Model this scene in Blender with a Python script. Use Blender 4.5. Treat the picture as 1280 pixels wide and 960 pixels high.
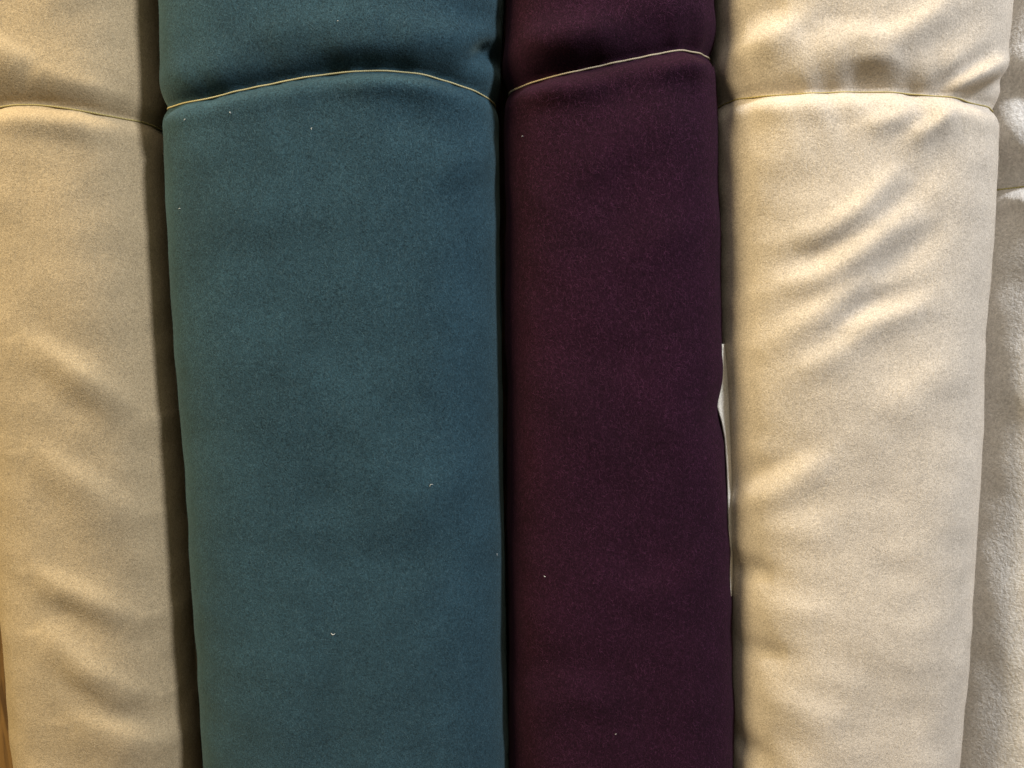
import bpy, math
import numpy as np

scene = bpy.context.scene
for o in list(bpy.data.objects):
    bpy.data.objects.remove(o)

# ---------------------------------------------------------------- camera
cam_data = bpy.data.cameras.new('camera')
cam_data.lens = 28.0
cam_data.sensor_width = 36.0
cam_data.clip_start = 0.01
cam_data.clip_end = 50
camera = bpy.data.objects.new('camera', cam_data)
camera.location = (0, 0, 0.5)
camera.rotation_euler = (math.radians(90 - 6.7), 0, 0)
scene.collection.objects.link(camera)
scene.camera = camera

# ---------------------------------------------------------------- world and lamps
world = bpy.data.worlds.new('World')
scene.world = world
world.use_nodes = True
world.node_tree.nodes['Background'].inputs[0].default_value = (1.0, 0.90, 0.66, 1)
world.node_tree.nodes['Background'].inputs[1].default_value = 0.145


def lamp(name, loc, aim, size, power, color):
    d = bpy.data.lights.new(name, 'AREA')
    d.shape = 'DISK'
    d.size = size
    d.energy = power
    d.color = color
    o = bpy.data.objects.new(name, d)
    scene.collection.objects.link(o)
    o.location = loc
    from mathutils import Vector
    o.rotation_euler = (Vector(aim) - Vector(loc)).to_track_quat('-Z', 'Y').to_euler()
    return o


lamp('warm_ceiling_lamp', (-1.20, -0.20, 1.65), (-0.1, 0.4, 0.45), 0.70, 43, (1.0, 0.80, 0.46))
lamp('cool_ceiling_lamp', (1.00, -0.65, 1.75), (0.1, 0.4, 0.45), 0.22, 42, (0.87, 0.92, 1.0))
lamp('added_overhead_fill', (0.0, -0.30, 1.9), (0.0, 0.4, 0.45), 0.9, 7, (1.0, 0.92, 0.80))  # fill light added overhead for soft ambience and clearer folds, no known fixture

scene.view_settings.view_transform = 'Standard'
scene.view_settings.look = 'None'
scene.view_settings.gamma = 1
scene.view_settings.exposure = 0.0
scene.render.engine = 'CYCLES'

# ---------------------------------------------------------------- tables
# measured sizes of the bolts, in metres: rows = (height, centre x, half width); string = (x, height);
# folds = (line of (x, height), height in mm, width in mm)
BOLTS = {
 'beige': dict(cy=0.431, b=0.046, n=2.6,
  rows=[(0.16, -0.2257, 0.0474), (0.18, -0.2259, 0.0476), (0.2, -0.2262, 0.0477), (0.22, -0.2264, 0.0479), (0.24, -0.2266, 0.0481), (0.26, -0.2269, 0.0483), (0.28, -0.2271, 0.0485), (0.3, -0.2274, 0.0487), (0.32, -0.2276, 0.0489), (0.34, -0.2277, 0.0489), (0.36, -0.2278, 0.0489), (0.38, -0.2278, 0.0489), (0.4, -0.2279, 0.0489), (0.42, -0.228, 0.0489), (0.44, -0.228, 0.0489), (0.46, -0.2282, 0.0489), (0.48, -0.2283, 0.0488), (0.5, -0.2285, 0.0486), (0.52, -0.2287, 0.0485), (0.54, -0.2288, 0.0484), (0.56, -0.229, 0.0483), (0.58, -0.2291, 0.0483), (0.6, -0.229, 0.0485), (0.62, -0.2289, 0.0487), (0.64, -0.2288, 0.0489), (0.66, -0.2288, 0.049)],
  string=[(-0.285, 0.5854), (-0.248, 0.5859), (-0.2357, 0.5874), (-0.2245, 0.5874), (-0.2104, 0.5859), (-0.1951, 0.584), (-0.182, 0.5836), (-0.1733, 0.579)],
  folds=[
   ([(-0.2342, 0.4762), (-0.2194, 0.4673), (-0.2041, 0.4552), (-0.189, 0.4371)], 3.7, 7.4),
   ([(-0.2342, 0.4211), (-0.2138, 0.4069), (-0.1944, 0.3866)], 3.02, 8.4),
   ([(-0.2386, 0.3598), (-0.2154, 0.3485), (-0.1951, 0.3332)], 3.36, 6.9),
   ([(-0.2346, 0.3285), (-0.212, 0.3077), (-0.1907, 0.2881)], 3.53, 7.4),
   ([(-0.2234, 0.2814), (-0.2028, 0.2731), (-0.1804, 0.2557)], 3.19, 7.9),
   ([(-0.2226, 0.4469), (-0.2084, 0.4387), (-0.196, 0.4218)], -0.87, 7.9),
   ([(-0.2098, 0.4128), (-0.1999, 0.4067), (-0.1909, 0.4004)], -0.53, 5.9),
   ([(-0.2125, 0.3659), (-0.2021, 0.3599), (-0.1873, 0.3463)], -0.87, 7.9),
   ([(-0.2336, 0.3432), (-0.22, 0.3361), (-0.2038, 0.3264)], -0.6, 5.9),
   ([(-0.2361, 0.308), (-0.2167, 0.2934), (-0.1869, 0.2735)], -0.93, 6.9),
   ([(-0.2495, 0.6177), (-0.2377, 0.6111), (-0.2233, 0.6039)], 3.02, 6.9),
   ([(-0.2164, 0.5994), (-0.2003, 0.5958), (-0.1872, 0.5922)], 2.02, 5.9),
   ([(-0.2148, 0.6244), (-0.1957, 0.6301), (-0.182, 0.6309)], -1.0, 7.4),
   ([(-0.2402, 0.5795), (-0.2212, 0.5809), (-0.2012, 0.5796)], 1.51, 4.4),
   ([(-0.2221, 0.5685), (-0.2049, 0.5671), (-0.1905, 0.5668)], -0.4, 6.9),
  ]),
 'teal': dict(cy=0.423, b=0.053, n=2.8,
  rows=[(0.16, -0.0833, 0.0827), (0.18, -0.0837, 0.0828), (0.2, -0.0841, 0.0828), (0.22, -0.0846, 0.0829), (0.24, -0.085, 0.083), (0.26, -0.0854, 0.0831), (0.28, -0.0859, 0.0832), (0.3, -0.0863, 0.0832), (0.32, -0.0866, 0.0832), (0.34, -0.0869, 0.0832), (0.36, -0.0872, 0.0832), (0.38, -0.0875, 0.0832), (0.4, -0.0878, 0.0833), (0.42, -0.0882, 0.0833), (0.44, -0.0885, 0.0833), (0.46, -0.0889, 0.0833), (0.48, -0.0892, 0.0833), (0.5, -0.0895, 0.0834), (0.52, -0.0898, 0.0835), (0.54, -0.09, 0.0836), (0.56, -0.0901, 0.0835), (0.58, -0.0901, 0.0831), (0.6, -0.0901, 0.0827), (0.62, -0.0891, 0.0834), (0.64, -0.0882, 0.084), (0.66, -0.0873, 0.0846)],
  string=[(-0.1757, 0.5891), (-0.1647, 0.5867), (-0.1422, 0.5877), (-0.1224, 0.5912), (-0.1039, 0.5944), (-0.0859, 0.5974), (-0.0681, 0.5989), (-0.0539, 0.5993), (-0.0399, 0.5984), (-0.0259, 0.5962), (-0.0152, 0.5942), (-0.0059, 0.5921)],
  folds=[
   ([(-0.0753, 0.5923), (-0.054, 0.5931), (-0.0294, 0.5903)], 2.05, 4.9),
   ([(-0.0614, 0.5765), (-0.0437, 0.5764), (-0.0242, 0.5734)], -1.29, 8.9),
   ([(-0.0572, 0.6146), (-0.0327, 0.6137), (-0.0107, 0.6185)], 2.56, 8.9),
   ([(-0.0187, 0.6072), (-0.0107, 0.6129), (0.0, 0.6186)], -6.62, 4.4),
   ([(-0.0256, 0.6238), (-0.0149, 0.6254), (-0.0039, 0.6328)], -1.66, 5.9),
   ([(-0.1105, 0.6137), (-0.0782, 0.6176), (-0.05, 0.6218)], 2.05, 7.9),
   ([(-0.0856, 0.6067), (-0.0643, 0.6083), (-0.0433, 0.6058)], 1.54, 4.9),
   ([(-0.1295, 0.6029), (-0.1072, 0.6054), (-0.0855, 0.6108)], -0.92, 6.9),
   ([(-0.0369, 0.5507), (-0.0207, 0.5592), (-0.0059, 0.5741)], 1.54, 7.9),
   ([(-0.0446, 0.5122), (-0.0228, 0.5238), (-0.006, 0.5371)], 0.9, 9.8),
   ([(-0.0612, 0.3948), (-0.031, 0.4088), (-0.0062, 0.4357)], 1.15, 11.8),
   ([(-0.0769, 0.3714), (-0.0426, 0.3742), (-0.016, 0.3862)], -0.74, 11.8),
   ([(-0.1502, 0.5235), (-0.1251, 0.5267), (-0.1027, 0.523)], 0.64, 11.8),
  ]),
 'purple': dict(cy=0.4255, b=0.0505, n=2.9,
  rows=[(0.16, 0.0624, 0.0638), (0.18, 0.0619, 0.0634), (0.2, 0.0614, 0.063), (0.22, 0.0608, 0.0626), (0.24, 0.0603, 0.0622), (0.26, 0.0598, 0.0618), (0.28, 0.0592, 0.0613), (0.3, 0.0587, 0.0609), (0.32, 0.0582, 0.0605), (0.34, 0.0576, 0.06), (0.36, 0.0569, 0.0595), (0.38, 0.0562, 0.0589), (0.4, 0.0552, 0.058), (0.42, 0.0543, 0.0572), (0.44, 0.0538, 0.0568), (0.46, 0.0534, 0.0565), (0.48, 0.0528, 0.0561), (0.5, 0.0521, 0.0556), (0.52, 0.0514, 0.055), (0.54, 0.0507, 0.0544), (0.56, 0.0499, 0.0539), (0.58, 0.0492, 0.0532), (0.6, 0.0484, 0.0524), (0.62, 0.0479, 0.0518), (0.64, 0.0478, 0.0515), (0.66, 0.0478, 0.0513)],
  string=[(-0.0016, 0.5965), (0.0019, 0.5968), (0.0075, 0.5975), (0.0183, 0.599), (0.0291, 0.6004), (0.0435, 0.6029), (0.0579, 0.6058), (0.0689, 0.6082), (0.0766, 0.6098), (0.0826, 0.6109), (0.0874, 0.6112), (0.0914, 0.6109), (0.0997, 0.6124)],
  folds=[
   ([(0.0075, 0.5911), (0.0292, 0.5909), (0.0436, 0.5921)], 2.56, 5.4),
   ([(0.0038, 0.6124), (0.0218, 0.6138), (0.0433, 0.6165)], 3.52, 8.9),
   ([(0.0505, 0.6158), (0.0687, 0.6189), (0.089, 0.6228)], -1.84, 7.4),
   ([(0.0654, 0.5986), (0.0768, 0.6013), (0.0921, 0.6027)], 2.56, 4.9),
   ([(0.0223, 0.5418), (0.044, 0.5631), (0.0773, 0.5779)], 1.92, 12.8),
   ([(0.0447, 0.5123), (0.067, 0.5233), (0.0958, 0.5316)], 1.6, 11.8),
   ([(0.0078, 0.4546), (0.0378, 0.4711), (0.0604, 0.4749)], -1.15, 14.8),
   ([(0.0082, 0.2884), (0.032, 0.2989), (0.0558, 0.2913)], 1.92, 9.8),
   ([(0.0042, 0.3032), (0.024, 0.3147), (0.0476, 0.3081)], -1.38, 8.9),
   ([(0.0471, 0.3453), (0.0744, 0.3553), (0.1044, 0.3656)], 1.6, 10.8),
   ([(0.093, 0.4473), (0.1021, 0.4415), (0.1143, 0.4311)], -3.45, 10.8),
  ]),
 'cream': dict(cy=0.422, b=0.055, n=2.7,
  rows=[(0.16, 0.1793, 0.0566), (0.18, 0.1792, 0.0574), (0.2, 0.1791, 0.0582), (0.22, 0.1789, 0.059), (0.24, 0.1788, 0.0598), (0.26, 0.1787, 0.0606), (0.28, 0.1785, 0.0613), (0.3, 0.1784, 0.0621), (0.32, 0.1782, 0.0629), (0.34, 0.1778, 0.0633), (0.36, 0.1772, 0.0639), (0.38, 0.1765, 0.0644), (0.4, 0.1757, 0.0649), (0.42, 0.1749, 0.0653), (0.44, 0.1739, 0.0656), (0.46, 0.1729, 0.0658), (0.48, 0.1723, 0.0663), (0.5, 0.1718, 0.0668), (0.52, 0.1715, 0.0674), (0.54, 0.1712, 0.068), (0.56, 0.1702, 0.068), (0.58, 0.1695, 0.068), (0.6, 0.1697, 0.0689), (0.62, 0.1702, 0.0701), (0.64, 0.1699, 0.0705), (0.66, 0.1695, 0.0708)],
  string=[(0.0993, 0.59), (0.1031, 0.5913), (0.1118, 0.59), (0.1237, 0.5893), (0.1364, 0.5892), (0.1567, 0.5895), (0.1744, 0.5888), (0.1929, 0.5873), (0.2096, 0.5862), (0.224, 0.5846)],
  folds=[
   ([(0.1279, 0.5232), (0.1424, 0.5272), (0.1558, 0.5364), (0.1712, 0.5505)], 3.12, 6.4),
   ([(0.1255, 0.5019), (0.1417, 0.5063), (0.1585, 0.5185), (0.1794, 0.5342)], 3.54, 6.4),
   ([(0.1575, 0.574), (0.1662, 0.5753), (0.1768, 0.5781)], 2.7, 4.4),
   ([(0.1792, 0.568), (0.1874, 0.573), (0.1973, 0.5802)], 3.12, 4.4),
   ([(0.122, 0.4739), (0.1375, 0.4871), (0.149, 0.4957), (0.1628, 0.5048)], 2.5, 6.4),
   ([(0.1515, 0.4799), (0.1656, 0.4858), (0.1894, 0.4924)], 2.91, 6.4),
   ([(0.1336, 0.4615), (0.1468, 0.4694), (0.1623, 0.4792)], 1.87, 5.9),
   ([(0.1194, 0.5419), (0.138, 0.5509), (0.1581, 0.5618)], -1.49, 11.8),
   ([(0.1633, 0.5307), (0.1771, 0.5424), (0.1948, 0.5584)], -1.94, 7.4),
   ([(0.1645, 0.5066), (0.1786, 0.5163), (0.1967, 0.5301)], -2.09, 6.9),
   ([(0.1481, 0.4791), (0.1634, 0.4938), (0.1889, 0.5011)], -2.09, 5.4),
   ([(0.1282, 0.5141), (0.1429, 0.5171), (0.1563, 0.5264)], -1.35, 5.4),
   ([(0.1135, 0.389), (0.131, 0.4094), (0.1507, 0.4233)], 3.33, 7.4),
   ([(0.1151, 0.4022), (0.1231, 0.41), (0.137, 0.421)], -2.24, 6.9),
   ([(0.1147, 0.3531), (0.1195, 0.3596), (0.1282, 0.3617)], -2.99, 6.4),
   ([(0.1167, 0.3158), (0.1253, 0.3189), (0.1363, 0.3191)], -2.54, 6.4),
   ([(0.1177, 0.2584), (0.1233, 0.2627), (0.132, 0.2632)], -2.84, 7.4),
   ([(0.1175, 0.3765), (0.1352, 0.3861), (0.1558, 0.3918)], 1.46, 9.8),
   ([(0.1192, 0.338), (0.1337, 0.3442), (0.1508, 0.3437)], 1.66, 9.8),
   ([(0.121, 0.29), (0.1389, 0.2962), (0.1644, 0.2894)], 1.46, 10.8),
   ([(0.1578, 0.3482), (0.1771, 0.3406), (0.2114, 0.3185)], 1.25, 13.8),
   ([(0.1639, 0.2997), (0.1874, 0.2957), (0.2194, 0.2873)], -0.6, 13.8),
   ([(0.1716, 0.4419), (0.1897, 0.4568), (0.2168, 0.475)], 1.25, 11.8),
   ([(0.1727, 0.4229), (0.191, 0.4342), (0.2192, 0.4482)], -0.75, 11.8),
   ([(0.1048, 0.6079), (0.1139, 0.6121), (0.1288, 0.6191)], 3.12, 6.9),
   ([(0.108, 0.624), (0.1135, 0.6248), (0.1238, 0.6276)], -1.94, 6.9),
   ([(0.1291, 0.6098), (0.1417, 0.6189), (0.1586, 0.6194)], -1.64, 7.9),
   ([(0.1419, 0.6132), (0.1661, 0.6099), (0.1799, 0.6167), (0.1939, 0.6271)], 3.33, 6.9),
   ([(0.1492, 0.602), (0.1648, 0.6024), (0.1774, 0.5984)], 1.66, 4.4),
   ([(0.1495, 0.5944), (0.1635, 0.5939), (0.1814, 0.5929)], -0.52, 6.9),
   ([(0.177, 0.6059), (0.1912, 0.6119), (0.2107, 0.6217)], -1.49, 7.9),
   ([(0.1949, 0.587), (0.2066, 0.5946), (0.2286, 0.6066)], 3.74, 4.4),
   ([(0.1908, 0.5904), (0.2021, 0.5977), (0.2171, 0.6082)], -1.94, 3.9),
   ([(0.2105, 0.5866), (0.2193, 0.5926), (0.2425, 0.6041)], -1.79, 3.0),
   ([(0.1093, 0.5854), (0.1207, 0.5854), (0.1366, 0.5832)], 1.87, 4.4),
  ]),
 'fleece': dict(cy=0.431, b=0.046, n=2.3,
  rows=[(0.16, 0.3103, 0.0697), (0.18, 0.3103, 0.0692), (0.2, 0.3103, 0.0686), (0.22, 0.3104, 0.068), (0.24, 0.3104, 0.0675), (0.26, 0.3105, 0.0669), (0.28, 0.3105, 0.0664), (0.3, 0.3105, 0.0659), (0.32, 0.3104, 0.0655), (0.34, 0.3103, 0.0651), (0.36, 0.3101, 0.0648), (0.38, 0.31, 0.0644), (0.4, 0.3098, 0.0642), (0.42, 0.3094, 0.0641), (0.44, 0.309, 0.064), (0.46, 0.3087, 0.064), (0.48, 0.3083, 0.0639), (0.5, 0.308, 0.0638), (0.52, 0.3076, 0.0637), (0.54, 0.3071, 0.0637), (0.56, 0.3066, 0.0638), (0.58, 0.3061, 0.064), (0.6, 0.3056, 0.0641), (0.62, 0.305, 0.0642), (0.64, 0.3045, 0.0643), (0.66, 0.304, 0.0644)],
  string=[(0.242, 0.551), (0.2465, 0.5513), (0.2493, 0.5514), (0.2533, 0.5519), (0.2635, 0.5528), (0.2882, 0.5532), (0.3183, 0.5493), (0.3811, 0.5457)],
  folds=[
   ([(0.2456, 0.5964), (0.249, 0.58), (0.2543, 0.5541)], 4.37, 4.4),
   ([(0.2461, 0.5694), (0.2487, 0.5628), (0.2527, 0.5532)], -3.14, 4.4),
   ([(0.2458, 0.6189), (0.2499, 0.6117), (0.2575, 0.6043)], 3.36, 6.9),
   ([(0.2453, 0.6042), (0.2497, 0.595), (0.2563, 0.5822)], -1.93, 4.9),
   ([(0.2477, 0.5447), (0.2509, 0.5457), (0.2573, 0.5457)], 4.03, 4.4),
   ([(0.2458, 0.5411), (0.2487, 0.5354), (0.2518, 0.5291)], -1.81, 4.4),
   ([(0.2529, 0.477), (0.2563, 0.4569), (0.2621, 0.4372)], 1.68, 7.9),
   ([(0.2518, 0.3584), (0.2564, 0.3343), (0.2612, 0.3011)], 1.34, 6.9),
  ]),
}
# loose cut end of the cream cloth: (left front edge, right edge) points from top to bottom
FLAP = [((0.1052, 0.396, 0.4735), (0.1064, 0.399, 0.4733)), ((0.1041, 0.396, 0.4575), (0.1083, 0.399, 0.4572)), ((0.1033, 0.396, 0.4421), (0.1098, 0.399, 0.4417)), ((0.106, 0.396, 0.434), (0.1102, 0.399, 0.4335)), ((0.1079, 0.396, 0.4258), (0.1109, 0.399, 0.4253)), ((0.1096, 0.396, 0.4085), (0.1121, 0.399, 0.4078)), ((0.1114, 0.396, 0.3793), (0.1134, 0.399, 0.3784)), ((0.1133, 0.396, 0.3431), (0.1146, 0.399, 0.3419))]
LINT_SPOTS = [('teal', -0.0868, 0.3353), ('teal', -0.008, 0.3649), ('teal', -0.1267, 0.5794), ('teal', -0.1501, 0.5779), ('teal', -0.0763, 0.6178), ('teal', -0.0906, 0.5721), ('teal', -0.0383, 0.4062), ('purple', 0.0168, 0.3595), ('purple', 0.0513, 0.2797), ('purple', 0.0053, 0.5717), ('teal', -0.1572, 0.5381)]


# ---------------------------------------------------------------- helpers
def mesh_object(name, verts, faces, material, parent=None, smooth=True):
    me = bpy.data.meshes.new(name)
    me.from_pydata([tuple(map(float, v)) for v in verts], [], faces)
    me.validate()
    me.polygons.foreach_set('use_smooth', [smooth] * len(me.polygons))
    me.materials.append(material)
    o = bpy.data.objects.new(name, me)
    scene.collection.objects.link(o)
    if parent is not None:
        o.parent = parent
    return o


def grid_faces(rows, cols, closed=True):
    f = []
    for i in range(rows - 1):
        for j in range(cols if closed else cols - 1):
            k = (j + 1) % cols
            f.append((i * cols + j, i * cols + k, (i + 1) * cols + k, (i + 1) * cols + j))
    return f


def tube(points, radius, sides=8, closed=False):
    """verts and faces of a round tube along a line of points"""
    p = np.array(points, float)
    n = len(p)
    if closed:
        t = np.roll(p, -1, 0) - np.roll(p, 1, 0)
    else:
        t = np.gradient(p, axis=0)
    t /= np.linalg.norm(t, axis=1)[:, None] + 1e-12
    ref = np.array([0.02, 0.03, 1.0])
    a = np.cross(t, ref)
    a /= np.linalg.norm(a, axis=1)[:, None] + 1e-12
    b = np.cross(t, a)
    r = np.broadcast_to(np.asarray(radius, float), (n,))
    verts = []
    for i in range(n):
        for j in range(sides):
            w = 2 * math.pi * j / sides
            verts.append(p[i] + r[i] * (math.cos(w) * a[i] + math.sin(w) * b[i]))
    faces = grid_faces(n, sides)
    if closed:
        for j in range(sides):
            k = (j + 1) % sides
            faces.append(((n - 1) * sides + j, (n - 1) * sides + k, k, j))
    else:
        faces.append(tuple(range(sides))[::-1])
        faces.append(tuple((n - 1) * sides + j for j in range(sides)))
    return verts, faces


def box(name, x0, x1, y0, y1, z0, z1, material, parent=None, bevel=0.0015):
    import bmesh
    bm = bmesh.new()
    bmesh.ops.create_cube(bm, size=1)
    for v in bm.verts:
        v.co.x = x0 if v.co.x < 0 else x1
        v.co.y = y0 if v.co.y < 0 else y1
        v.co.z = z0 if v.co.z < 0 else z1
    bmesh.ops.bevel(bm, geom=list(bm.edges), offset=bevel, segments=1, affect='EDGES')
    me = bpy.data.meshes.new(name)
    bm.to_mesh(me)
    bm.free()
    me.materials.append(material)
    o = bpy.data.objects.new(name, me)
    scene.collection.objects.link(o)
    o.parent = parent
    return o


# ---------------------------------------------------------------- materials
def wool(name, color, fibre, scale=1.0, contrast=0.42, sheen=0.35, sheen_tint=None, bump=0.5, blotch=0.10):
    """brushed wool cloth: mottled colour, pale fibres, fine felted relief"""
    m = bpy.data.materials.new(name)
    m.use_nodes = True
    nt = m.node_tree
    N, L = nt.nodes, nt.links
    b = N['Principled BSDF']
    b.inputs['Roughness'].default_value = 0.95
    b.inputs['Specular IOR Level'].default_value = 0.12
    b.inputs['Sheen Weight'].default_value = sheen
    b.inputs['Sheen Roughness'].default_value = 0.45
    b.inputs['Sheen Tint'].default_value = (*(sheen_tint or fibre), 1)
    tc = N.new('ShaderNodeTexCoord')

    def noise(sc, detail, rough, stretch=(1, 1, 1), rot=(0, 0, 0), dist=0.0):
        mp = N.new('ShaderNodeMapping')
        mp.inputs['Scale'].default_value = stretch
        mp.inputs['Rotation'].default_value = rot
        L.new(tc.outputs['Object'], mp.inputs['Vector'])
        n = N.new('ShaderNodeTexNoise')
        n.inputs['Scale'].default_value = sc
        n.inputs['Detail'].default_value = detail
        n.inputs['Roughness'].default_value = rough
        n.inputs['Distortion'].default_value = dist
        L.new(mp.outputs['Vector'], n.inputs['Vector'])
        return n.outputs['Fac']

    def rng(sock, a, bb, c, d):
        r = N.new('ShaderNodeMapRange')
        r.inputs['From Min'].default_value = a
        r.inputs['From Max'].default_value = bb
        r.inputs['To Min'].default_value = c
        r.inputs['To Max'].default_value = d
        L.new(sock, r.inputs['Value'])
        return r.outputs['Result']

    def math_(op, a, bb):
        q = N.new('ShaderNodeMath')
        q.operation = op
        for i, s in enumerate((a, bb)):
            if isinstance(s, (int, float)):
                q.inputs[i].default_value = s
            else:
                L.new(s, q.inputs[i])
        return q.outputs[0]

    fine = noise(1500 * scale, 2, 0.7, dist=0.5)
    mid = noise(330 * scale, 3, 0.7, dist=0.4)
    big = noise(28, 3, 0.6)
    f1 = noise(1500 * scale, 2, 0.6, (1.0, 1.0, 0.45), (0, 0.75, 0), 0.5)
    f2 = noise(1500 * scale, 2, 0.6, (1.0, 1.0, 0.45), (0, -1.0, 0), 0.5)
    fib = math_('MAXIMUM', f1, f2)
    g = rng(fine, 0.30, 0.70, 1 - contrast, 1 + contrast)
    g = math_('MULTIPLY', g, rng(mid, 0.3, 0.7, 1 - contrast * 0.22, 1 + contrast * 0.22))
    g = math_('MULTIPLY', g, rng(big, 0.3, 0.7, 1 - blotch, 1 + blotch))
    vm = N.new('ShaderNodeVectorMath')
    vm.operation = 'SCALE'
    vm.inputs[0].default_value = color
    L.new(g, vm.inputs['Scale'])
    mix = N.new('ShaderNodeMix')
    mix.data_type = 'RGBA'
    L.new(rng(fib, 0.58, 0.80, 0.0, 0.5), mix.inputs['Factor'])
    L.new(vm.outputs[0], mix.inputs[6])
    mix.inputs[7].default_value = (*fibre, 1)
    L.new(mix.outputs[2], b.inputs['Base Color'])
    bp = N.new('ShaderNodeBump')
    bp.inputs['Strength'].default_value = bump
    bp.inputs['Distance'].default_value = 0.0006 / scale
    h = math_('ADD', math_('MULTIPLY', fine, 0.6), math_('ADD', math_('MULTIPLY', mid, 0.7), math_('MULTIPLY', fib, 0.6)))
    L.new(h, bp.inputs['Height'])
    L.new(bp.outputs[0], b.inputs['Normal'])
    return m


def cord_material(name, color):
    m = bpy.data.materials.new(name)
    m.use_nodes = True
    nt = m.node_tree
    b = nt.nodes['Principled BSDF']
    b.inputs['Roughness'].default_value = 0.7
    tc = nt.nodes.new('ShaderNodeTexCoord')
    mp = nt.nodes.new('ShaderNodeMapping')
    mp.inputs['Rotation'].default_value = (0, 0.7, 0)
    w = nt.nodes.new('ShaderNodeTexWave')
    w.inputs['Scale'].default_value = 420
    w.inputs['Distortion'].default_value = 1.2
    nt.links.new(tc.outputs['Object'], mp.inputs[0])
    nt.links.new(mp.outputs[0], w.inputs['Vector'])
    r = nt.nodes.new('ShaderNodeValToRGB')
    r.color_ramp.elements[0].color = (*[c * 0.6 for c in color], 1)
    r.color_ramp.elements[1].color = (*color, 1)
    nt.links.new(w.outputs['Fac'], r.inputs[0])
    nt.links.new(r.outputs[0], b.inputs['Base Color'])
    return m


def wood_material(name, c0, c1, grain=(1, 1, 0.07)):
    m = bpy.data.materials.new(name)
    m.use_nodes = True
    nt = m.node_tree
    b = nt.nodes['Principled BSDF']
    b.inputs['Roughness'].default_value = 0.55
    tc = nt.nodes.new('ShaderNodeTexCoord')
    mp = nt.nodes.new('ShaderNodeMapping')
    mp.inputs['Scale'].default_value = grain
    n = nt.nodes.new('ShaderNodeTexNoise')
    n.inputs['Scale'].default_value = 240
    n.inputs['Detail'].default_value = 6
    n.inputs['Distortion'].default_value = 0.8
    nt.links.new(tc.outputs['Object'], mp.inputs[0])
    nt.links.new(mp.outputs[0], n.inputs['Vector'])
    r = nt.nodes.new('ShaderNodeValToRGB')
    r.color_ramp.elements[0].position = 0.35
    r.color_ramp.elements[1].position = 0.62
    r.color_ramp.elements[0].color = (*c0, 1)
    r.color_ramp.elements[1].color = (*c1, 1)
    nt.links.new(n.outputs['Fac'], r.inputs[0])
    nt.links.new(r.outputs[0], b.inputs['Base Color'])
    bp = nt.nodes.new('ShaderNodeBump')
    bp.inputs['Strength'].default_value = 0.4
    bp.inputs['Distance'].default_value = 0.001
    nt.links.new(n.outputs['Fac'], bp.inputs['Height'])
    nt.links.new(bp.outputs[0], b.inputs['Normal'])
    return m


M = {
    'beige': wool('beige_wool', (0.41, 0.315, 0.190), (0.60, 0.50, 0.33), sheen=0.15, contrast=0.30),
    'teal': wool('teal_wool', (0.0215, 0.050, 0.067), (0.078, 0.13, 0.152), sheen=0.16, sheen_tint=(0.55, 0.75, 0.68), contrast=0.6, blotch=0.17),
    'purple': wool('purple_wool', (0.0160, 0.0034, 0.0110), (0.082, 0.027, 0.056), sheen=0.04, sheen_tint=(0.8, 0.4, 0.5), contrast=0.6, blotch=0.17),
    'cream': wool('cream_wool', (0.555, 0.485, 0.405), (0.76, 0.69, 0.60), sheen=0.15, contrast=0.30),
    'fleece': wool('ivory_fleece', (0.66, 0.62, 0.57), (0.84, 0.81, 0.77), sheen=0.2, contrast=0.20, scale=0.45, bump=0.6),
}
CORD = {
    'beige': cord_material('olive_cord', (0.45, 0.36, 0.13)),
    'teal': cord_material('straw_cord', (0.58, 0.50, 0.25)),
    'purple': cord_material('pale_cord', (0.54, 0.45, 0.30)),
    'cream': cord_material('yellow_cord', (0.52, 0.42, 0.15)),
    'fleece': cord_material('yellow_green_cord', (0.58, 0.52, 0.20)),
}
FUZZ = {}
for k_, c_ in (('beige', (0.55, 0.45, 0.30)), ('teal', (0.075, 0.14, 0.17)), ('purple', (0.085, 0.026, 0.062)),
               ('cream', (0.74, 0.67, 0.56)), ('fleece', (0.80, 0.76, 0.70))):
    FUZZ[k_] = wool(k_ + '_fibre', c_, c_, sheen=0.0, contrast=0.5, bump=0.0, scale=0.3)
FIBRES = 42000
CORE = wood_material('grey_cardboard', (0.25, 0.19, 0.13), (0.33, 0.26, 0.18))
WOOD = wood_material('oiled_wood', (0.07, 0.034, 0.012), (0.30, 0.17, 0.055))
FLOOR_WOOD = wood_material('oiled_floor_wood', (0.07, 0.034, 0.012), (0.30, 0.17, 0.055), (0.07, 1, 1))
M['edge'] = wool('pale_cloth_back', (0.74, 0.70, 0.62), (0.80, 0.77, 0.70), sheen=0.1, contrast=0.2)
LINT = wool('white_lint', (0.75, 0.75, 0.72), (0.8, 0.8, 0.8), sheen=0.0)

# ---------------------------------------------------------------- the setting
floor = bpy.data.objects.new('wooden_floor', None)
floor['kind'] = 'structure'
scene.collection.objects.link(floor)
for i in range(4):
    box('plank', -0.42, 0.48, 0.17 + i * 0.08, 0.2485 + i * 0.08, -0.018, 0.0, FLOOR_WOOD, floor)
back = bpy.data.objects.new('wooden_wall', None)
back['kind'] = 'structure'
scene.collection.objects.link(back)
for i in range(10):
    box('plank', -0.42 + i * 0.09, -0.3315 + i * 0.09, 0.4785, 0.4935, 0.0, 0.85, WOOD, back)

# ---------------------------------------------------------------- bolts of cloth
TOP = 0.752
SURF = {}


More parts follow.
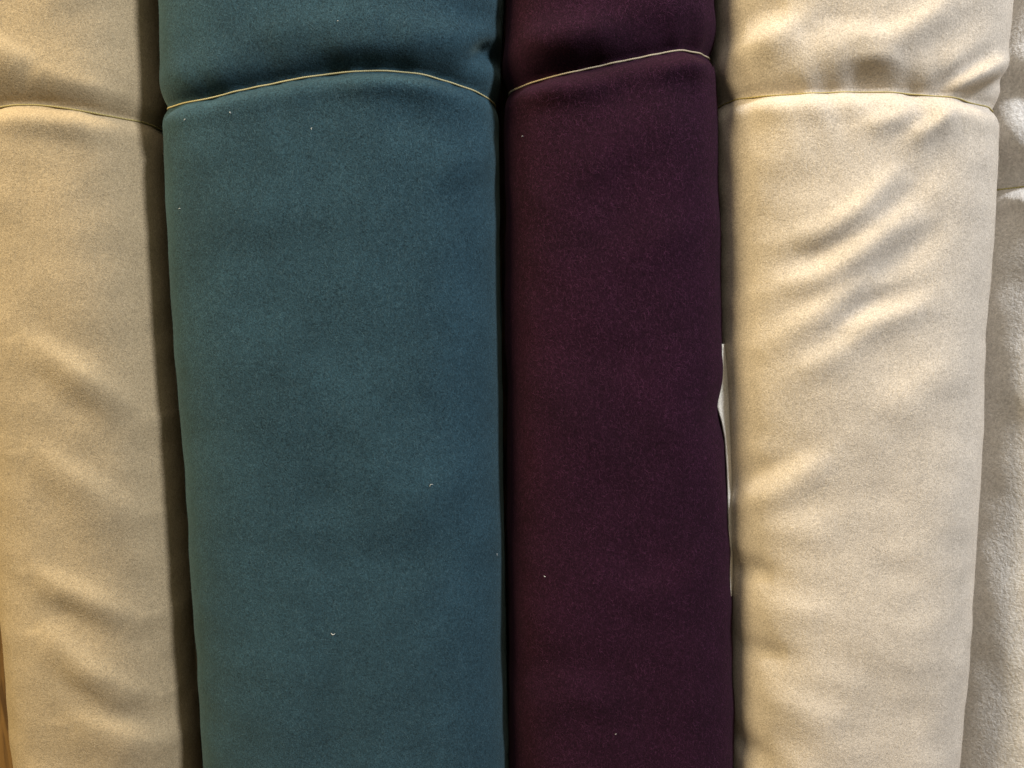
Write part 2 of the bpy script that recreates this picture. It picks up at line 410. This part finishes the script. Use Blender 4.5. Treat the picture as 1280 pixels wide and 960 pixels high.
def smooth_noise(x, z, seed, wavelength, count=14):
    rs = np.random.RandomState(seed)
    out = np.zeros_like(x)
    for _ in range(count):
        a = rs.uniform(0, 2 * math.pi)
        k = 2 * math.pi / (wavelength * rs.uniform(0.7, 1.6))
        out += np.sin(k * (math.cos(a) * x + math.sin(a) * z) + rs.uniform(0, 6.3))
    return out / math.sqrt(count / 2)


def fold_height(x, z, pts, width, up=1.0, down=1.0):
    """smooth ridge of the given half width along a line, thinning out at both ends"""
    p = np.array(pts, float)
    seg = np.linalg.norm(np.diff(p, axis=0), axis=1)
    s0 = np.concatenate([[0], np.cumsum(seg)])
    # resample to a soft curve
    ss = np.linspace(0, s0[-1], 24)
    q = np.stack([np.interp(ss, s0, p[:, 0]), np.interp(ss, s0, p[:, 1])], 1)
    for _ in range(3):
        q[1:-1] = (q[:-2] + 2 * q[1:-1] + q[2:]) / 4
    best = np.full(x.shape, 1e9)
    bt = np.zeros_like(x)
    above = np.zeros_like(x)
    for i in range(len(q) - 1):
        d = q[i + 1] - q[i]
        l2 = (d ** 2).sum() + 1e-12
        t = np.clip(((x - q[i, 0]) * d[0] + (z - q[i, 1]) * d[1]) / l2, 0, 1)
        r2 = (x - q[i, 0] - t * d[0]) ** 2 + (z - q[i, 1] - t * d[1]) ** 2
        m = r2 < best
        best = np.where(m, r2, best)
        bt = np.where(m, (i + t) / (len(q) - 1), bt)
        above = np.where(m, z - q[i, 1] - t * d[1], above)
    taper = np.sin(np.pi * np.clip(bt * 0.86 + 0.07, 0, 1)) ** 0.8
    w = width * np.where(above > 0, up, down)
    return np.exp(-best / (w ** 2)) * taper


def build_bolt(key, name, label, group, groove, cord_radius, seed, rough_amp):
    T = BOLTS[key]
    rows = np.array(T['rows'])
    cy, b, n = T['cy'], T['b'], T['n']
    nth = 260
    zs = np.concatenate([np.arange(0.001, 0.16, 0.006), np.arange(0.16, 0.66, 0.0019), np.arange(0.66, TOP, 0.005)])
    th = np.linspace(0, 2 * math.pi, nth, endpoint=False) + 0.001
    # even spacing round the outline
    cx0, a0 = rows[10, 1], rows[10, 2]
    tt = np.linspace(0, 2 * math.pi, 4001)
    ox = a0 * np.sign(np.cos(tt)) * np.abs(np.cos(tt)) ** (2 / n)
    oy = b * np.sign(np.sin(tt)) * np.abs(np.sin(tt)) ** (2 / n)
    s = np.concatenate([[0], np.cumsum(np.hypot(np.diff(ox), np.diff(oy)))])
    th = np.interp(np.linspace(0, s[-1], nth, endpoint=False), s, tt)
    # soft rows
    cxs = np.interp(zs, rows[:, 0], rows[:, 1])
    aas = np.interp(zs, rows[:, 0], rows[:, 2])
    ker = np.ones(9) / 9
    cxs = np.convolve(np.pad(cxs, 4, mode='edge'), ker, 'valid')
    aas = np.convolve(np.pad(aas, 4, mode='edge'), ker, 'valid')
    ct, st = np.cos(th), np.sin(th)
    ux = np.sign(ct) * np.abs(ct) ** (2 / n)
    uy = np.sign(st) * np.abs(st) ** (2 / n)
    X = cxs[:, None] + aas[:, None] * ux[None]
    Y = cy + b * uy[None] + 0 * X
    Z = zs[:, None] + 0 * X
    # outward normals
    du = np.stack([np.roll(X, -1, 1) - np.roll(X, 1, 1), np.roll(Y, -1, 1) - np.roll(Y, 1, 1), 0 * X], -1)
    dv = np.stack([np.gradient(X, axis=0), np.gradient(Y, axis=0), np.gradient(Z, axis=0)], -1)
    nor = np.cross(du, dv)
    nor /= np.linalg.norm(nor, axis=-1)[..., None] + 1e-12
    front = np.clip(-(uy[None] - 0.0) * 2.2, 0, 1) + 0 * X
    front = front * front * (3 - 2 * front)
    # cord line
    sp = np.array(T['string'])
    zline = np.interp(X[0], sp[:, 0], sp[:, 1])
    xc = np.interp(0.58, zs, cxs)
    aa = np.interp(0.58, zs, aas)
    xr = xc + aa * ux
    zl = np.interp(xr, sp[:, 0], sp[:, 1])
    back_side = np.clip(uy * 1.5, 0, 1)
    zl = zl * (1 - back_side) + sp[:, 1].mean() * back_side
    for _ in range(14):
        zl = (np.roll(zl, 1) + 2 * zl + np.roll(zl, -1)) / 4
    depth, w_up, w_dn = groove
    d = Z - zl[None]
    ad = np.sqrt(d ** 2 + 0.0006 ** 2) - 0.0006
    w = np.where(d > 0, w_up, w_dn)
    edge = np.abs(ux)[None] ** 6
    gdep = depth * (1 - 0.62 * edge)
    disp = -gdep * np.exp(-(ad / w) ** 1.05)
    # cloth swells a little on both sides of the cord
    disp += 0.14 * depth * np.exp(-((d - 2.4 * w_up) / (1.5 * w_up)) ** 2)
    disp += 0.16 * depth * np.exp(-((d + 2.2 * w_dn) / (1.6 * w_dn)) ** 2) * (1 - 0.8 * edge)
    # short gathers running into the cord
    arc = np.interp(np.arange(nth), np.arange(nth), np.linspace(0, s[-1], nth, endpoint=False))
    A2 = arc[None] + 0 * X
    gather = smooth_noise(A2 + 0.35 * d, d * 0.25, seed + 5, 0.017)
    disp += (0.00055 if key == 'cream' else 0.00032) * gather * np.exp(-np.abs(d) / 0.016)
    # folds
    for pts, amp, wid in T['folds']:
        if amp > 0.9 and key in ('beige', 'cream'):      # cloth slumps: crisp upper flank, long soft lower flank
            disp += front * amp * 0.001 * fold_height(X, Z, pts, wid * 0.001, *((0.72, 1.6) if key == 'beige' else (0.78, 1.3)))
        else:
            disp += front * amp * 0.001 * fold_height(X, Z, pts, wid * 0.001)
    # slow unevenness of the rolled cloth
    disp += rough_amp * smooth_noise(A2, Z, seed, 0.09) + rough_amp * 0.45 * smooth_noise(A2, Z * 1.5, seed + 1, 0.035)
    # the back lies flat against the boards
    disp = np.where(uy[None] > 0.2, np.minimum(disp, 0.0002), disp)
    V = np.stack([X, Y, Z], -1) + nor * disp[..., None]
    V[..., 1] = np.minimum(V[..., 1], 0.4783)
    nr, nc = X.shape
    root = bpy.data.objects.new(name, None)
    root.location = (float(cxs[0]), cy, 0)
    scene.collection.objects.link(root)
    root['label'] = label
    root['category'] = 'fabric bolt'
    root['group'] = group
    off = np.array([float(cxs[0]), cy, 0])
    verts = list((V - off).reshape(-1, 3))
    faces = grid_faces(nr, nc)
    # rounded rim and wound layers at the top end, closed underneath
    rim = V[-1] - off
    cen = rim.mean(0)
    nl = 18
    core_f = 0.26
    base = (nr - 1) * nc
    prev = base
    for li in range(1, nl * 2 + 1):
        fr = 1 - (1 - core_f) * li / (nl * 2)
        h = (0.0025 if li % 2 else -0.0005)
        for j in range(nc):
            p = cen + (rim[j] - cen) * fr
            verts.append((p[0], p[1], cen[2] + h + 0.0006 * math.sin(li * 2.1 + j * 0.05)))
        cur = len(verts) - nc
        for j in range(nc):
            k = (j + 1) % nc
            faces.append((prev + j, prev + k, cur + k, cur + j))
        prev = cur
    bot = len(verts)
    verts.append((0, 0, 0.001))
    for j in range(nc):
        faces.append(((j + 1) % nc, j, bot))
    roll = mesh_object('rolled_cloth', verts, faces, M[key], root)
    # cardboard core in the middle of the roll
    cr = min(0.021, b * core_f * 1.25)
    cv = []
    for (r, z) in ((cr, TOP - 0.03), (cr, TOP + 0.012), (cr - 0.003, TOP + 0.012), (cr - 0.003, TOP - 0.03)):
        for j in range(40):
            w2 = 2 * math.pi * j / 40
            cv.append((cen[0] + r * 0.98 * math.cos(w2), cen[1] + min(r, b * core_f * 0.96) * math.sin(w2), z))
    mesh_object('cardboard_core', cv, grid_faces(4, 40), CORE, root)
    # cord round the bolt, at the bottom of the groove
    line = []
    for j in range(nth):
        zc = zl[j]
        i = int(np.clip(np.searchsorted(zs, zc), 1, nr - 1))
        t = (zc - zs[i - 1]) / (zs[i] - zs[i - 1])
        p = V[i - 1, j] * (1 - t) + V[i, j] * t
        line.append(p + nor[i, j] * cord_radius * 0.75)
    line = np.array(line)
    for _ in range(3):
        line = (np.roll(line, 1, 0) + 2 * line + np.roll(line, -1, 0)) / 4
    line[:, 1] = np.minimum(line[:, 1], 0.4776)
    cv, cf = tube(list(line - off), cord_radius, 8, closed=True)
    mesh_object('tie_cord', cv, cf, CORD[key], root)
    SURF[key] = (V, nor)
    # loose wool fibres lying on the nap, too fine to count
    rs = np.random.RandomState(seed + 90)
    cnt = FIBRES
    jj = rs.choice(np.where(uy < 0.15)[0], cnt)
    ii = rs.randint(np.searchsorted(zs, 0.15), np.searchsorted(zs, 0.70), cnt)
    keep = np.abs(d[ii, jj] - 0.004) > 0.011
    ii, jj = ii[keep], jj[keep]
    cnt = len(ii)
    P0 = V[ii, jj] - off + rs.normal(0, 0.0009, (cnt, 3)) * np.array([1, 0, 1])
    N0 = nor[ii, jj]
    side = np.cross(N0, np.array([0, 0, 1.0]))
    side /= np.linalg.norm(side, axis=1)[:, None]
    P0 = P0 - N0 * (np.sum((P0 - (V[ii, jj] - off)) * N0, 1))[:, None]
    ang = rs.normal(1.15, 0.75, cnt)
    dirv = side * np.cos(ang)[:, None] + np.array([0, 0, 1.0]) * np.sin(ang)[:, None]
    perp = np.cross(N0, dirv)
    ln = rs.gamma(4.0, 0.00040, cnt)[:, None]
    bend = rs.normal(0, 0.35, cnt)[:, None] * ln
    wd = rs.uniform(0.000018, 0.000045, cnt)[:, None]
    lift = np.abs(rs.normal(0, 0.00022, cnt))[:, None] + 0.00006
    fv, ff = [], []
    st_ = [(-0.5, 0.15, 0.0), (0.0, 1.0, 1.0), (0.5, 0.5, 0.1)]
    arr = []
    for (q, lf, bd) in st_:
        c = P0 + dirv * ln * q + perp * bend * bd + N0 * lift * lf
        arr += [c - perp * wd, c + perp * wd]
    fv = np.stack(arr, 1).reshape(-1, 3)
    for q in range(cnt):
        o6 = q * 6
        ff.append((o6, o6 + 1, o6 + 3, o6 + 2))
        ff.append((o6 + 2, o6 + 3, o6 + 5, o6 + 4))
    fz = mesh_object('loose_fibres', fv, ff, FUZZ[key], root)
    fz['kind'] = 'stuff'
    return root, off


GROUP = 'bolts of wool cloth standing in a row'
build_bolt('beige', 'fabric_bolt', 'golden beige wool cloth bolt tied with olive cord, next to the wood strip', GROUP,
           (0.0062, 0.0065, 0.0036), 0.00042, 11, 0.00035)
build_bolt('teal', 'fabric_bolt', 'wide dark teal blue wool cloth bolt tied with straw coloured cord', GROUP,
           (0.0066, 0.0050, 0.0032), 0.00044, 23, 0.00030)
build_bolt('purple', 'fabric_bolt', 'dark aubergine purple wool cloth bolt tied with pale cord', GROUP,
           (0.0072, 0.0055, 0.0034), 0.00044, 37, 0.00035)
cream_root, cream_off = build_bolt('cream', 'fabric_bolt', 'creased cream wool cloth bolt with diagonal folds, beside the dark purple one', GROUP,
           (0.0062, 0.0065, 0.0034), 0.00032, 41, 0.00035)
build_bolt('fleece', 'fabric_bolt', 'fluffy ivory fleece bolt tied lower down, partly hidden by the creased cream bolt', GROUP,
           (0.0090, 0.0100, 0.0060), 0.00034, 59, 0.00060)

# loose cut end of the cream cloth, standing out between the purple and the cream bolt
fv = []
front_rows = []
P = np.array(FLAP)                       # rows x (left,right) x 3
tq = np.linspace(0, len(P) - 1, 60)
Lq = np.stack([np.interp(tq, range(len(P)), P[:, 0, k]) for k in range(3)], 1)
Rq = np.stack([np.interp(tq, range(len(P)), P[:, 1, k]) for k in range(3)], 1)
cols = 12
for i in range(60):
    for j in range(cols):
        if j < 6:
            p = Lq[i] + (Rq[i] - Lq[i]) * j / 5
        else:
            g = (j - 5) / 6
            p = Rq[i] + np.array([0.009 * g ** 0.8, 0.030 * g, 0.0]) * min(1.0, 0.1 + i / 10, 0.1 + (59 - i) / 10)
        fv.append(p - cream_off)
flap = mesh_object('loose_cloth_end', fv, grid_faces(60, cols, closed=False), M['edge'], cream_root)
md = flap.modifiers.new('thickness', 'SOLIDIFY')
md.thickness = 0.0008
md.offset = 1

# ---------------------------------------------------------------- lint
rs = np.random.RandomState(4)
LABELS = ['curled white lint fibre low on the teal bolt', 'tiny pale lint tuft near the teal bolt edge beside purple',
          'white lint speck just under the straw cord of the teal bolt', 'white lint fleck under the cord by the teal bolt outer edge',
          'short white lint fibre above the cord on the teal bolt', 'tiny white lint dot below the cord mid teal bolt',
          'small curled lint fibre in the middle of the teal bolt', 'white lint speck low on the purple bolt',
          'faint lint speck at the foot of the purple bolt', 'faint lint speck below the cord on the purple bolt',
          'tiny lint speck along the edge of the teal bolt by the beige one']
for (key, x, z), lab in zip(LINT_SPOTS, LABELS):
    V, nor = SURF[key]
    m = (V[..., 0] - x) ** 2 + (V[..., 2] - z) ** 2 + np.where(nor[..., 1] < 0, 0, 1)
    i, j = np.unravel_index(m.argmin(), m.shape)
    p0 = V[i, j] + nor[i, j] * 0.00022
    a = rs.uniform(0, 3.1)
    ln = 0.0020 if 'curled' in lab else rs.uniform(0.0005, 0.0010)
    pts = []
    for q in np.linspace(-1, 1, 9):
        xx, zz = q * ln / 2, (1 - q * q) * ln * 0.35
        pts.append((xx * math.cos(a) - zz * math.sin(a), -0.00012 * (1 - q * q), xx * math.sin(a) + zz * math.cos(a)))
    v, f = tube(pts, 0.00012 * (1 - 0.5 * np.linspace(-1, 1, 9) ** 2), 5)
    o = mesh_object('lint_fibre', v, f, LINT)
    o.location = tuple(map(float, p0))
    o['label'] = lab
    o['category'] = 'lint'
    o['group'] = 'lint specks on the dark cloth'
